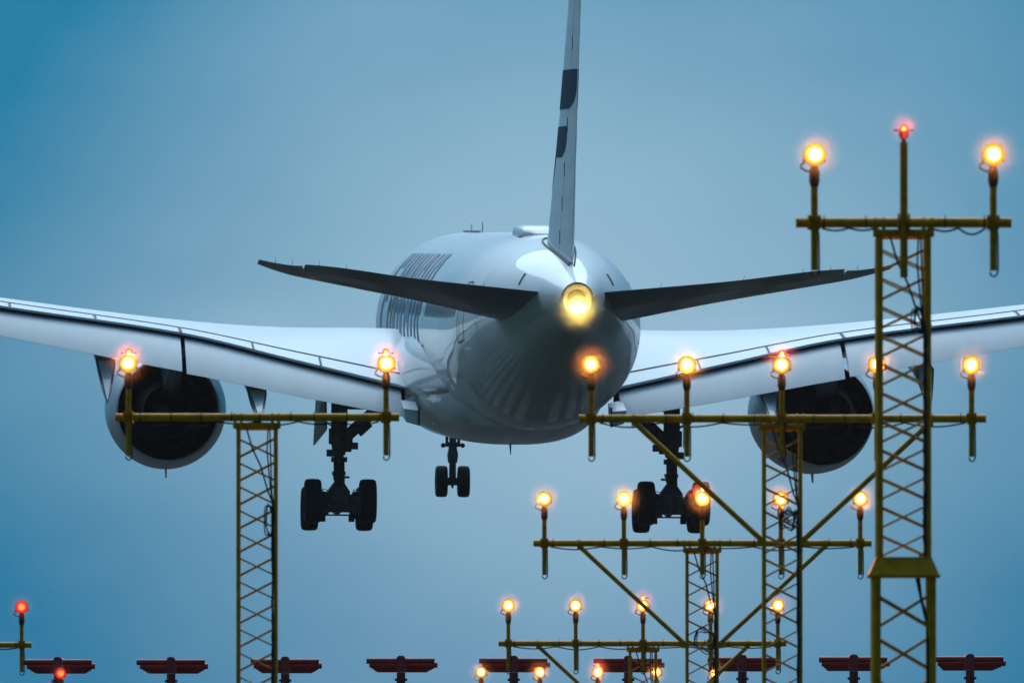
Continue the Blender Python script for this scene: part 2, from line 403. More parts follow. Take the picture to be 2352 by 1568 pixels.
# roof hump, blade antennas
b = MB(); rr = []
for y, hw, h in [(14.2, .35, .02), (14.5, .62, .14), (15.0, .70, .22), (17, .74, .25), (19, .72, .22), (20.4, .5, .14), (21.4, .12, .02)]:
    zt = fus(y)[0] + fus(y)[2]
    rr.append([(hw * math.copysign(abs(math.cos(math.pi * k / 20)) ** .32, math.cos(math.pi * k / 20)), y, zt - .16 + (h + .16) * abs(math.sin(math.pi * k / 20)) ** .45) for k in range(21)])
b.rings(rr, True); hump = b.build('antenna_radome', M['white'], air, smooth=50)
b = MB(); b.box((-.0, 17, fus(17)[0] + fus(17)[2] - .13), (1.56, 5.2, .035)); b.build('radome_seal', M['seal'], hump)
def blade(y, x, z, h, c, up=1):
    b = MB(); b.rings([[(x - .03, y - c / 2, z), (x + .03, y, z), (x + .03, y + c / 2, z), (x - .03, y + c / 2, z)], [(x - .012, y - c / 2, z + h * up), (x + .012, y - c / 2, z + h * up), (x + .012, y - .05, z + h * up), (x - .012, y - .05, z + h * up)]])
    b.build('blade_antenna', M['wing'], air)
blade(46, 0, 2.98, .42, .4); blade(52, .0, 2.98, .36, .4); blade(30.5, 0, -3.62, .32, .35, -1); blade(12.5, .55, fus(12.5)[0] + fus(12.5)[2] - .15, .5, .25)
b = MB(); b.box((-.35, 46, 3.08), (.55, .5, .07)); b.build('antenna_plate', M['white'], air)

# vertical tail -----------------------------------------------------------------
def naca(s, t): return 5 * t * (.2969 * math.sqrt(max(s, 0)) - .126 * s - .3516 * s * s + .2843 * s ** 3 - .1015 * s ** 4)
FZ = [(1.2, 2.65, 12.0, .76), (2.3, 2.45, 10.6, .72), (3.2, 2.15, 9.6, .66), (6, 1.15, 7.0, .44), (9.8, -.35, 3.75, .27), (11.8, -1.1, 1.95, .20), (12.35, -1.15, 1.2, .15), (12.5, -1.0, .6, .08)]
def fin_at(z):
    zs = [q[0] for q in FZ]; return [interp(zs, [q[i] for q in FZ], z) for i in (1, 2, 3)]
def fin_ring(z, s0, s1, zf=None):
    te, le, th = fin_at(z); c = le - te; pts = []
    ss = [s0 + (s1 - s0) * (1 - math.cos(math.pi * k / 18)) / 2 for k in range(19)]
    for s_ in ss: pts.append((-naca(s_, 1) * th, le - c * s_, z))
    for s_ in ss[::-1]: pts.append((naca(s_, 1) * th + .004, le - c * s_, z))
    return pts
zz = [1.2 + .4 * i for i in range(28)] + [12.35, 12.5]
b = MB(); b.rings([fin_ring(z, 0, .685) for z in zz]); fin = b.build('vertical_stabiliser', M['white'], air, smooth=50)
def rud_ring(z): return [(x, y - .035, zz_) for x, y, zz_ in fin_ring(z, .692, 1)]
zr = [2.15 + .4 * i for i in range(25)] + [12.0]
b = MB(); b.rings([[(x, y, z + (.0)) for x, y, z in rud_ring(z)] for z in zr]); rudder = b.build('rudder', M['white'], fin, smooth=50)
b = MB()
b.rings([[(x * .9, y, z) for x, y, z in fin_ring(z, .66, .72)] for z in (2.0, 6, 11.9)]); b.build('hinge_gap', M['seal'], fin)
for z in (2.9, 3.9, 4.9, 6.2, 7.4, 8.6):     # hinge covers
    te, le, th = fin_at(z); b = MB(); yh = le - (le - te) * .69
    b.box((-naca(.69, 1) * th - .004, yh, z), (.02, .05, .42)); b.build('hinge_cover', M['seal'], rudder)
b = MB()
for side in (-1, 1):                         # rubber fillet with fasteners round the root
    pts = []
    for k in range(26):
        s_ = k / 25; te, le, th = fin_at(2.3); y = le + .5 - (le - te + .4) * s_; x = (naca(min(max(s_, 0.0), 1), 1) * th + .07) * side
        zt, a_, h_ = fus(y); z = zt + h_ * math.sqrt(max(0, 1 - (x / a_) ** 2)) + .02
        pts.append((x, y, z))
    b.path(pts, .028, 6)
b.build('root_seal', M['seal'], fin)
# emblem on both faces of the fin and rudder: rounded blocks
def fin_patch(poly_cols, name='emblem'):
    for side in (-1, 1):
        b = MB()
        for cols in poly_cols:
            g = []
            for (z, ya, yb) in cols:      # at height z the block runs from ya to yb
                te, le, th = fin_at(z); row = []
                for k in range(13):
                    y = lerp(ya, yb, k / 12); y = min(max(y, te + .015), le - .0); s_ = (le - y) / (le - te)
                    extra = .045 if y > le - (le-te)*.69 else .012
                    row.append((side * (naca(s_, 1) * th + .014), y - (0), z))
                g.append(row)
            b.rings(g, False, False)
        b.build(name, M['emblem'], fin)
def zy(v): return (770 - v) / 78.4
def block(v0, v1, curve):
    out_ = []
    for k in range(15):
        z = lerp(zy(v1), zy(v0), k / 14); te, le, th = fin_at(z)
        out_.append((z, te + curve(k / 14) * 1.0, le - .05))
    return out_
fin_patch([block(157, 247, lambda t: .10 + 1.5 * (1 - t) ** 6), block(287, 358, lambda t: 1.8 + 1.0 * (1 - t) ** 4), block(358, 445, lambda t: 4.7 + 1.6 * (1 - t) ** 1.5)])

# horizontal tail -----------------------------------------------------------------
def htp(side):
    # x, LE y, LE z, TE y, TE z, thickness
    st = [(.55, 8.2, .42, 2.7, 1.20, .60), (1.2, 7.8, .50, 2.55, 1.26, .58), (4.5, 5.9, 1.10, 1.75, 1.58, .34), (7.9, 3.75, 1.70, .95, 1.98, .20), (8.25, 3.45, 1.77, .95, 1.99, .18), (8.9, 2.6, 1.93, .72, 2.08, .11), (9.3, 1.7, 2.05, .5, 2.16, .06)]
    xs_ = [q[0] for q in st]
    def at(x): return [interp(xs_, [q[i] for q in st], x) for i in range(1, 6)]
    def ring(x, s0, s1, up=0, back=0):
        ly, lz, ty, tz, th = at(x); pts = []
        ss = [s0 + (s1 - s0) * (1 - math.cos(math.pi * k / 14)) / 2 for k in range(15)]
        for s_ in ss: pts.append((side * x, lerp(ly, ty, s_) - back, lerp(lz, tz, s_) + naca(s_, 1) * th * .42 + up * (s_ - s0)))
        for s_ in ss[::-1]: pts.append((side * x, lerp(ly, ty, s_) - back, lerp(lz, tz, s_) - naca(s_, 1) * th * 1.15 - .01 + up * (s_ - s0)))
        return pts
    b = MB(); xi = [.55 + .35 * i for i in range(22)] + [8.1, 8.25, 8.5, 8.7, 8.9, 9.1, 9.3]
    xin = [x for x in xi if x < 8.0]
    b.rings([ring(x, 0, .68) for x in xin] + [ring(7.98, 0, .68), ring(8.0, 0, 1)] + [ring(x, 0, 1) for x in xi if x > 8.02])
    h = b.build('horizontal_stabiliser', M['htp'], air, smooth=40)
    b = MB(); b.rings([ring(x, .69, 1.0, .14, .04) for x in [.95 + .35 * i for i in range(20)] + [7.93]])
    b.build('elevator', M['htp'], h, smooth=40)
    for x in (2.6, 5.0, 6.7, 7.5, 8.3, 8.8):
        ly, lz, ty, tz, th = at(x); b = MB(); b.tube((side * x, ty + .05, tz + .02), (side * (x + .02), ty - .18, tz + .17), .008, .004, 5); b.build('static_wick', M['seal'], h)
    b = MB()   # plate that the moving root slides along
    q_ = [fpt(4.9, R(a), .02) for a in range(22, 38, 3)]; b.path([(side * p_.x, p_.y, p_.z) for p_ in q_], .018, 6); b.build('root_plate_edge', M['seal'], h)
    return h
htp(-1); htp(1)

# wings -----------------------------------------------------------------
WX = [2.2, 3.2, 6.8, 10.4, 16, 22, 28, 30.5, 31.6, 32.3]
WLE = [(46.3, -1.25), (45.2, -1.10), (42.6, -.95), (40.2, -.62), (36.4, .20), (32.2, 1.20), (28.0, 2.28), (25.9, 2.85), (24.2, 3.4), (22.2, 4.3)]
WTE = [(31.1, -2.12), (31.0, -1.89), (30.4, -1.05), (29.7, -.22), (28.3, .57), (26.2, 1.50), (24.0, 2.48), (23.0, 2.92), (22.2, 3.5), (21.3, 4.35)]
WT = [2.15, 2.05, 1.55, 1.12, .86, .62, .40, .28, .16, .05]
CF = [1.9, 1.95, 2.35, 2.65, 2.0, 1.45, 1.2, 1, 1, 1]            # flap chord
def wat(x):
    i = lambda a: interp(WX, a, x)
    return i([q[0] for q in WLE]), i([q[1] for q in WLE]), i([q[0] for q in WTE]), i([q[1] for q in WTE]), i(WT), i(CF)
def wing(side):
    def ring(x, full=False):
        ly, lz, ty, tz, t, cf = wat(x); pts = []
        for k in range(25):
            s_ = (1 - math.cos(math.pi * k / 24)) / 2
            pts.append((side * x, lerp(ly, ty, s_), lerp(lz, tz, s_) + t * .60 * naca(s_, 1) * (1.0 if s_ < .4 else 1) * 2 * .5 / .5))
        low = 1.0 if full else .80
        for k in range(16, -1, -1):
            s_ = low * (1 - math.cos(math.pi * k / 16)) / 2 + 0
            pts.append((side * x, lerp(ly, ty, s_) - .0, lerp(lz, tz, s_) - t * .42 * naca(s_, 1) * 2 * .5 / .5 - (.015 if full else .0)))
        if not full:   # cove: from the lower edge up and back to just under the spoiler edge
            i0 = 25
            pts.insert(i0, (side * x, lerp(ly, ty, .83), lerp(lz, tz, .83) + t * 1.2 * naca(.83, 1) - .12))
            pts.insert(i0, (side * x, ty + .02, tz - .035))
        return pts
    b = MB(); xs_ = [2.2, 2.7] + [3.2 + .45 * i for i in range(42)] + [22.3]
    b.rings([ring(x) for x in xs_])
    b.rings([ring(x, True) for x in [22.3, 23, 24, 25, 26, 27, 28, 29, 30, 30.5, 31, 31.3, 31.6, 31.8, 32, 32.15, 32.3]])
    wg = b.build('wing', M['wing'], air, smooth=40)
    # flap panels
    def flap(x0, x1, name, delta=25, cscale=1.0):
        b = MB(); rr = []; n = 14
        for i in range(n + 1):
            x = lerp(x0, x1, i / n); ly, lz, ty, tz, t, cf = wat(x); cf *= cscale
            d = R(delta); ny, nzv = ty + .42, tz - .105; pts = []; th = .11 * cf
            prof = []
            for k in range(15):
                s_ = (1 - math.cos(math.pi * k / 14)) / 2; prof.append((s_, naca(s_, 1) * th * .62 + .12 * cf * s_ * (1 - s_)))
            for k in range(14, -1, -1):
                s_ = (1 - math.cos(math.pi * k / 14)) / 2; prof.append((s_, -naca(s_, 1) * th * .38 - .004 + .05 * cf * s_ * (1 - s_)))
            for s_, h in prof:
                yy = -s_ * cf * math.cos(d) + h * -math.sin(d) * 1; zq = -s_ * cf * math.sin(d) + h * math.cos(d)
                pts.append((side * x, ny + yy, nzv + zq))
            rr.append(pts)
        b.rings(rr); return b.build(name, M['wing'], wg, smooth=40)
    fi = flap(3.45, 10.33, 'inboard_flap'); fo = flap(10.47, 22.1, 'outboard_flap', 24)
    # spoiler panels on the upper surface, and the dark seams between them
    def upper(x, s_, off=0):
        ly, lz, ty, tz, t, cf = wat(x); return (side * x, lerp(ly, ty, s_), lerp(lz, tz, s_) + t * 1.2 * naca(s_, 1) + off)
    def sp_s(x):
        ly, lz, ty, tz, t, cf = wat(x); return 1 - 1.35 / (ly - ty)
    for x0, x1 in ((3.5, 5.95), (6.02, 8.1), (8.17, 10.40), (10.5, 13.1), (13.2, 15.8), (15.9, 18.5), (18.6, 21.9)):
        b = MB(); g = []; 
        for i in range(9):
            x = lerp(x0, x1, i / 8); s0 = sp_s(x)
            top = [upper(x, lerp(s0, .999, k / 6), .018) for k in range(7)]; bot = [upper(x, lerp(s0, .999, k / 6), -.012) for k in range(6, -1, -1)]
            g.append(top + bot)
        b.rings(g); b.build('spoiler', M['wing'], wg, smooth=30)
    b = MB()
    for i in range(40):
        xa, xb = lerp(3.4, 21.9, i / 40), lerp(3.4, 21.9, (i + 1) / 40)
        b.add([upper(xa, sp_s(xa) - .010, .040), upper(xb, sp_s(xb) - .010, .040), upper(xb, sp_s(xb) - .006, .0), upper(xa, sp_s(xa) - .006, .0)], [(0, 1, 2, 3)])
    for xj in (5.985, 8.135, 10.45, 13.15, 15.85, 18.55):
        wj = .035 if xj != 10.45 else .05
        for q_ in range(6):
            sa, sb_ = lerp(sp_s(xj), 1, q_ / 6), lerp(sp_s(xj), 1, (q_ + 1) / 6)
            b.add([upper(xj - wj, sa, .030), upper(xj + wj, sa, .030), upper(xj + wj, sb_, .030), upper(xj - wj, sb_, .030)], [(0, 1, 2, 3)])
    b.build('spoiler_seam', M['seam'], wg, smooth=0)
    # dark shroud inside the slot between wing and flap
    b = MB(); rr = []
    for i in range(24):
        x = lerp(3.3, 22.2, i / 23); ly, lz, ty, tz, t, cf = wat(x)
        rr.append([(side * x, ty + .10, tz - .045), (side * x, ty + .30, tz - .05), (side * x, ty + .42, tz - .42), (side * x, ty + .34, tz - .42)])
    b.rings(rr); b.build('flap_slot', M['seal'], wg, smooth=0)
    # aileron line pair
    b = MB()
    for xj in (22.3, 25.6, 28.9):
        ly, lz, ty, tz, t, cf = wat(xj); b.box((side * xj, ty + .6, lerp(tz, lz, .1) + .06), (.05, 1.2, .02))
    b.build('aileron_joint', M['seal'], wg, smooth=0)
    # flap track fairings: open drooped pods
    for x, wd, hh in ((8.05, .29, .92), (12.85, .30, 1.28), (18.2, .26, 1.0)):
        ly, lz, ty, tz, t, cf = wat(x); zb = tz - .22 - cf * math.sin(R(25))
        y1 = ty + .2 - cf * math.cos(R(25)); b = MB(); rr = []
        # from the wing underside back to the drooped point
        sec = [(ty + 6.0, tz - .75, .03, .03), (ty + 5.0, tz - .85, .16, .16), (ty + 3.0, tz - 1.0, .27, .32), (ty + 1.0, zb + .25, wd, .5), (y1 + .9, zb - .02, wd, .62), (y1 - .3, zb - hh * .62, .16, .26), (y1 - .9, zb - hh, .015, .03)]
        for (yy, zt, hw, dp) in sec:
            rr.append([(side * x + hw * math.cos(math.pi + math.pi * k / 12), yy, zt + dp * math.sin(math.pi + math.pi * k / 12)) for k in range(13)])
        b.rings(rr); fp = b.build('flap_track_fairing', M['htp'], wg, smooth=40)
        b = MB(); pts = []
        b.add([(side * x - wd * .80, y1 + .86, zb - .03), (side * x + wd * .80, y1 + .86, zb - .03), (side * x + .015, y1 - .86, zb - hh * .93), (side * x - .015, y1 - .86, zb - hh * .93),
               (side * x - wd * .80, y1 + .80, zb + .05), (side * x + wd * .80, y1 + .80, zb + .05), (side * x + .015, y1 - .95, zb - hh * .90), (side * x - .015, y1 - .95, zb - hh * .90)],
              [(0, 1, 2, 3), (4, 5, 6, 7), (0, 1, 5, 4), (1, 2, 6, 5), (2, 3, 7, 6), (3, 0, 4, 7)])
        b.build('fairing_lid', M['white'], fp, smooth=0)
    # small panel at the inner end of the flap
    b = MB(); b.rings([[(side * 3.50, 30.0, -2.25), (side * 3.50, 28.3, -2.50), (side * 3.42, 28.2, -2.92), (side * 3.42, 30.0, -2.80)], [(side * 3.04, 30.0, -2.3), (side * 3.04, 28.3, -2.55), (side * 3.06, 28.2, -3.02), (side * 3.06, 30.0, -2.9)]])
    fe = b.build('flap_end_fairing', M['wing'], wg, smooth=20)
    b = MB(); b.box((side * 3.02, 28.25, -2.72), (.05, .16, .62)); b.build('rubbing_strip', M['seal'], fe)
    return wg
wl_, wr_ = wing(-1), wing(1)

# engines -----------------------------------------------------------------
def engine(side):
    cx, ey, cz = side * 10.46, 38.0, -2.72
    def tw(b):            # toe the axis in by one degree about the widest section
        a = R(1.0) * side; y0 = ey + 4; o2 = []
        for x, y, z in b.v:
            dx, dy = x - cx, y - y0; o2.append((cx + dx * math.cos(a) - dy * math.sin(a), y0 + dx * math.sin(a) + dy * math.cos(a), z))
        b.v = o2; return b
    b = MB(); b.lathe([(4.7, 1.50), (5.4, 1.50), (5.8, 1.56), (5.98, 1.66), (6.02, 1.74), (5.9, 1.83), (5.5, 1.90), (4.6, 1.955), (3.6, 1.96), (2.6, 1.92), (1.4, 1.80), (.5, 1.69), (0, 1.62), (-.02, 1.595)], (cx, ey, cz), n=72)
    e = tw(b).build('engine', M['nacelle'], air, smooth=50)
    b = MB(); b.lathe([(-.02, 1.595), (.02, 1.57), (1.2, 1.62), (2.6, 1.60), (2.8, 1.60)], (cx, ey, cz), n=72); tw(b).build('fan_duct', M['dark'], e)
    b = MB(); b.lathe([(2.78, 1.6), (2.78, .3)], (cx, ey, cz), n=72); tw(b).build('duct_bulkhead', M['dark'], e)
    b = MB(); b.lathe([(4.9, 1.5), (4.9, .4), (5.3, .3), (5.6, .02)], (cx, ey, cz), n=48); tw(b).build('fan', M['dark'], e)
    b = MB()
    for k in range(40):   # outlet guide vanes
        t = 2 * math.pi * k / 40; c, s_ = math.cos(t), math.sin(t)
        b.tube((cx + 1.12 * c, ey + 2.2, cz + 1.12 * s_), (cx + 1.58 * c, ey + 2.1, cz + 1.58 * s_), .02, .02, 5)
    tw(b).build('guide_vanes', M['core'], e)
    b = MB(); b.lathe([(2.7, 1.1), (1.6, 1.18), (.6, 1.15), (-.4, .98), (-1.3, .80), (-1.32, .77), (-.6, .74)], (cx, ey, cz), n=56); tw(b).build('core_cowl', M['core'], e)
    b = MB(); b.lathe([(-.5, .74), (-.6, .5), (-1.3, .42), (-1.9, .24), (-2.4, .03)], (cx, ey, cz), n=40); tw(b).build('exhaust_plug', M['core'], e)
    b = MB(); rr = []
    for yy, zt, zb, hw in ((31.2, -.75, -.85, .05), (33, -.65, -1.25, .22), (35.2, -.65, -1.75, .30), (37, -.7, -2.1, .30), (39.5, -.35, -1.6, .30), (42, -.45, -1.1, .26), (43.6, -.8, -.95, .06)):
        rr.append([(cx - hw, yy, zt), (cx + hw, yy, zt), (cx + hw * .8, yy, zb), (cx, yy, zb - .12), (cx - hw * .8, yy, zb)])
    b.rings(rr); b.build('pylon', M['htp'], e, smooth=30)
    b = MB(); b.rings([[(cx - .03, ey + 3, cz - 1.90), (cx + .03, ey + 3, cz - 1.90), (cx + .03, ey + 3.4, cz - 1.90), (cx - .03, ey + 3.4, cz - 1.90)], [(cx - .02, ey + 2.8, cz - 2.22), (cx + .02, ey + 2.8, cz - 2.22), (cx + .02, ey + 3.05, cz - 2.22), (cx - .02, ey + 3.05, cz - 2.22)]])
    b.build('drain_mast', M['wing'], e)
engine(-1); engine(1)

# landing gear -----------------------------------------------------------------
def tyre_mb(c, r, wd):
    b = MB(); w2 = wd / 2; prof = []
    for a, q in ((-w2 * .62, .56), (-w2 * .85, .62), (-w2 * .98, .74), (-w2, .84), (-w2 * .93, .93), (-w2 * .70, .985), (-w2 * .40, 1.0), (-.37 * w2, .985), (-.33 * w2, .985), (-w2 * .30, 1.0), (0, 1.003), (w2 * .30, 1.0), (.33 * w2, .985), (.37 * w2, .985), (w2 * .40, 1), (w2 * .70, .985), (w2 * .93, .93), (w2, .84), (w2 * .98, .74), (w2 * .85, .62), (w2 * .62, .56)):
        prof.append((a, q * r))
    b.lathe(prof, c, 'x', 48); return b
def rim_mb(c, r, wd):
    b = MB(); b.lathe([(-wd * .30, .001), (-wd * .30, r * .2), (-wd * .22, r * .3), (-wd * .28, r * .56), (wd * .28, r * .56), (wd * .22, r * .3), (wd * .30, r * .2), (wd * .30, .001)], c, 'x', 32); return b
def main_gear(side):
    gx, gy = side * 5.28, 33.0; S = side
    ax_z = -5.62; zr, zf = ax_z + .14, ax_z - .14
    b = MB()
    b.tube((gx, gy, -1.0), (gx, gy, -3.72), .262, .262, 20)                   # main fitting
    b.tube((gx, gy, -3.6), (gx, gy, -4.05), .262, .20, 20)
    b.tube((gx, gy, -4.0), (gx, gy, -5.0), .150, .150, 16)                    # sliding tube
    b.box((gx + S * .18, gy, -3.98), (.42, .42, .22)); b.box((gx - S * .26, gy, -3.86), (.26, .3, .16)); b.box((gx, gy - .15, -4.18), (.50, .3, .16))
    b.box((gx, gy, -4.62), (.42, .36, .12)); b.box((gx - S * .1, gy - .1, -4.74), (.46, .2, .07)); b.tube((gx, gy, -4.66), (gx, gy, -4.84), .19, .17, 14)
    b.tube((gx - .16, gy - .24, -4.1), (gx - .14, gy - .24, -4.66), .035, n=8); b.tube((gx + .14, gy - .24, -4.2), (gx + .16, gy - .24, -5.1), .03, n=8)
    g = b.build('main_landing_gear', M['gear'], air, smooth=40, bevel=.015)
    b = MB(); b.rings([[(gx - .15, gy - .3, -4.9), (gx + .15, gy - .3, -4.9), (gx + .15, gy + .3, -4.9), (gx - .15, gy + .3, -4.9)], [(gx - .34, gy - .38, -5.18), (gx + .34, gy - .38, -5.18), (gx + .34, gy + .38, -5.18), (gx - .34, gy + .38, -5.18)], [(gx - .36, gy - .38, -5.45), (gx + .36, gy - .38, -5.45), (gx + .36, gy + .38, -5.45), (gx - .36, gy + .38, -5.45)], [(gx - .26, gy - .3, -5.75), (gx + .26, gy - .3, -5.75), (gx + .26, gy + .3, -5.75), (gx - .26, gy + .3, -5.75)]])
    b.tube((gx, gy - 1.15, zr), (gx, gy + 1.15, zf), .19, n=16)
    for dy, z in ((-1.02, zr), (1.02, zf)):
        b.tube((gx - 1.1, gy + dy, z), (gx + 1.1, gy + dy, z), .12, n=12)
        for k in (-1, 1):
            b.tube((gx + k * .40, gy + dy, z), (gx + k * .62, gy + dy, z), .30, .32, 18); b.box((gx + k * .46, gy + dy - .1, z - .30), (.18, .26, .22)); b.box((gx + k * .40, gy + dy, z + .12), (.16, .4, .18))
    for k in (-1, 1):
        b.path([(gx + k * .30, gy - 1.1, zr + .05), (gx + k * .42, gy - 1.15, zr + .35), (gx + k * .56, gy - 1.12, zr + .38), (gx + k * .62, gy - 1.0, zr + .1)], .018, 6)
        b.path([(gx + k * .34, gy - 1.25, zr + .0), (gx + k * .36, gy - 1.3, zr + .25), (gx + k * .50, gy - 1.25, zr + .28), (gx + k * .54, gy - 1.1, zr + .1)], .016, 6)
    b.box((gx, gy - 1.1, zr - .18), (.62, .2, .3)); b.box((gx, gy - 1.15, zr + .12), (.5, .2, .26)); b.box((gx, gy + 1.0, zf - .2), (.8, .1, .05))
    b.build('bogie', M['gear'], g, smooth=40, bevel=.012)
    for dy, z in ((-1.02, zr), (1.02, zf)):
        for k in (-1, 1):
            c = (gx + k * .87, gy + dy, z); t = tyre_mb(c, .70, .53).build('tyre', M['tyre'], g, smooth=40)
            rim_mb(c, .70, .5).build('rim', M['rim'], t, smooth=40)
    # side stay, inboard
    b = MB(); a0 = Vector((gx - S * .15, gy + .05, -3.55)); a1 = Vector((gx - S * 1.45, gy + .6, -2.35))
    ang = math.atan2(a1.z - a0.z, a1.x - a0.x); rot = Matrix.Rotation(-ang, 3, 'Y')
    b.box((a0 + a1) / 2, ((a1 - a0).length + .2, .3, .36), rot); b.box((a0 * .55 + a1 * .45) + Vector((-S * .1, 0, -.22)), (.5, .2, .16), rot)
    b.box((gx - S * .05, gy, -3.45), (.75, .3, .5)); b.box((gx - S * .35, gy, -3.75), (.5, .25, .22))
    b.box((gx - S * .55, gy + .4, -2.45), (1.5, .4, .3)); b.tube((gx - S * 1.0, gy + .7, -2.4), (gx - S * 1.9, gy + .9, -1.9), .12, n=10)
    b.build('side_stay', M['gear'], g, smooth=40, bevel=.015)
    # torque link aft of the leg
    b = MB(); b.rings([[(gx - .12, gy - .28, -4.1), (gx + .12, gy - .28, -4.1), (gx + .12, gy - .18, -4.05), (gx - .12, gy - .18, -4.05)], [(gx - .05, gy - .62, -4.6), (gx + .05, gy - .62, -4.6), (gx + .05, gy - .52, -4.6), (gx - .05, gy - .52, -4.6)], [(gx - .12, gy - .28, -5.05), (gx + .12, gy - .28, -5.05), (gx + .12, gy - .18, -5.1), (gx - .12, gy - .18, -5.1)]])
    b.build('torque_link', M['gear'], g)
    # leg door, outboard; a hinged plate standing nearly along the flight direction
    b = MB(); fx = .34 if S < 0 else .09
    xo = gx + S * .42
    b.rings([[(xo, gy - .25, -1.6), (xo + S * .05, gy - .25, -1.6), (xo + S * fx * .7, gy + 1.3, -1.5), (xo + S * (fx * .7 - .04), gy + 1.3, -1.5)],
             [(xo - S * .02, gy - .25, -3.25), (xo + S * .03, gy - .25, -3.25), (xo + S * fx, gy + 1.3, -3.75), (xo + S * (fx - .05), gy + 1.3, -3.75)]])
    gd = b.build('gear_door', M['white'], g, smooth=0)
    b = MB(); b.tube((gx + S * .2, gy, -2.9), (xo, gy + .2, -2.95), .03, n=8); b.tube((gx + S * .2, gy, -3.15), (xo, gy + .2, -3.0), .025, n=8); b.path([(xo, gy - .2, -1.8), (xo + S * .03, gy - .28, -2.4), (xo, gy - .27, -3.2)], .03, 6)
    b.build('door_link', M['gear'], g)
    b = MB(); b.rings([[(gx + S * .72, gy, -1.7), (gx + S * .78, gy, -1.7), (gx + S * .98, gy + .5, -1.7), (gx + S * .92, gy + .5, -1.7)], [(gx + S * .86, gy, -2.05), (gx + S * .88, gy, -2.05), (gx + S * 1.02, gy + .5, -2.22), (gx + S * 1.0, gy + .5, -2.22)]]); b.build('wing_gear_door', M['wing'], g, smooth=0)
main_gear(-1); main_gear(1)
ny = 61.5; na = -5.35
b = MB()
b.tube((0, ny, -2.6), (0, ny, -4.15), .145, .115, 16); b.tube((0, ny, -4.1), (0, ny, -4.45), .12, .19, 14); b.tube((0, ny, -4.45), (0, ny, -4.72), .19, .155, 14); b.tube((0, ny, -4.7), (0, ny, na + .05), .115, .12, 14)
b.tube((-.42, ny, na), (.42, ny, na), .09, n=12); b.box((0, ny, na), (.34, .3, .26)); b.tube((0, ny, na), (0, ny, na - .24), .10, .02, 8)
b.box((0, ny, -4.10), (.46, .25, .16)); b.tube((-.34, ny - .05, -4.12), (.34, ny - .05, -4.12), .05, n=10); b.box((-.20, ny, -3.8), (.09, .3, .7)); b.box((.20, ny, -3.8), (.09, .3, .7)); b.box((.1, ny - .1, -4.38), (.1, .1, .10))
ng = b.build('nose_landing_gear', M['gear'], air, smooth=40, bevel=.012)
for k in (-1, 1):
    c = (k * .375, ny, na); t = tyre_mb(c, .53, .40).build('tyre', M['tyre'], ng, smooth=40); rim_mb(c, .53, .38).build('rim', M['rim'], t, smooth=40)
    b = MB(); b.ball((k * .33, ny - .07, -4.13), .085, 12); b.build('taxi_light', M['rim'], ng)
    b = MB(); b.box((k * .62, ny + 1.6, -3.32), (.03, 1.9, .55)); b.build('gear_door', M['white'], ng)
# drain mast and small ports on the belly; a few lit lamps
b = MB(); b.tube((-2.0, 43.5, -3.4), (-2.0, 43.5, -3.2), .02); 
b = MB(); b.ball((-3.02, 42.5, -.25), .05, 8); b.build('scanning_light', M['spark'], air)

# ------------------------------------------------------------------ light masts
def bulb(parent, loc, power, col, size=R(150)):
    d = bpy.data.lights.new('bulb', 'SPOT'); d.energy = power; d.color = col; d.spot_size = size; d.spot_blend = .3; d.shadow_soft_size = 0
    o = bpy.data.objects.new('bulb', d); COL.objects.link(o); o.location = loc; o.rotation_euler = (R(90), 0, math.pi) ; o.parent = parent
    o.rotation_euler = Vector((0, -1, 0)).to_track_quat('-Z', 'Y').to_euler(); return o
BULB = 520
def scatter_mat(name, dens):
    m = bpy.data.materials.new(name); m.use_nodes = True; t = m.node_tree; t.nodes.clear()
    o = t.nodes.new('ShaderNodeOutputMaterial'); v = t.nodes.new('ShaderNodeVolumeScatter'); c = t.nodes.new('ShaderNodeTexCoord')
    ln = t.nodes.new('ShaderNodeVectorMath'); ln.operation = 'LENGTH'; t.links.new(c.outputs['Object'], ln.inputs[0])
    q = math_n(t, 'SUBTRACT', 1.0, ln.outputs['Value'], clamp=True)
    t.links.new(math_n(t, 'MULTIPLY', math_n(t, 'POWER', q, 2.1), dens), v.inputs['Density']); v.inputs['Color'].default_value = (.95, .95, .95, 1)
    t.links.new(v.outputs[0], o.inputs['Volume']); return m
def scatter_ball(parent, loc, r, m):
    b = MB(); b.ball((0, 0, 0), 1, 20); o = b.build('scatter_ball', m, parent, loc=loc); o.scale = (r, r, r); o['kind'] = 'stuff'; return o
M['scatter_ball'] = scatter_mat('lamp_halo_scatter', .15)  # added scattering volume, put round each lamp only to give it a glow halo
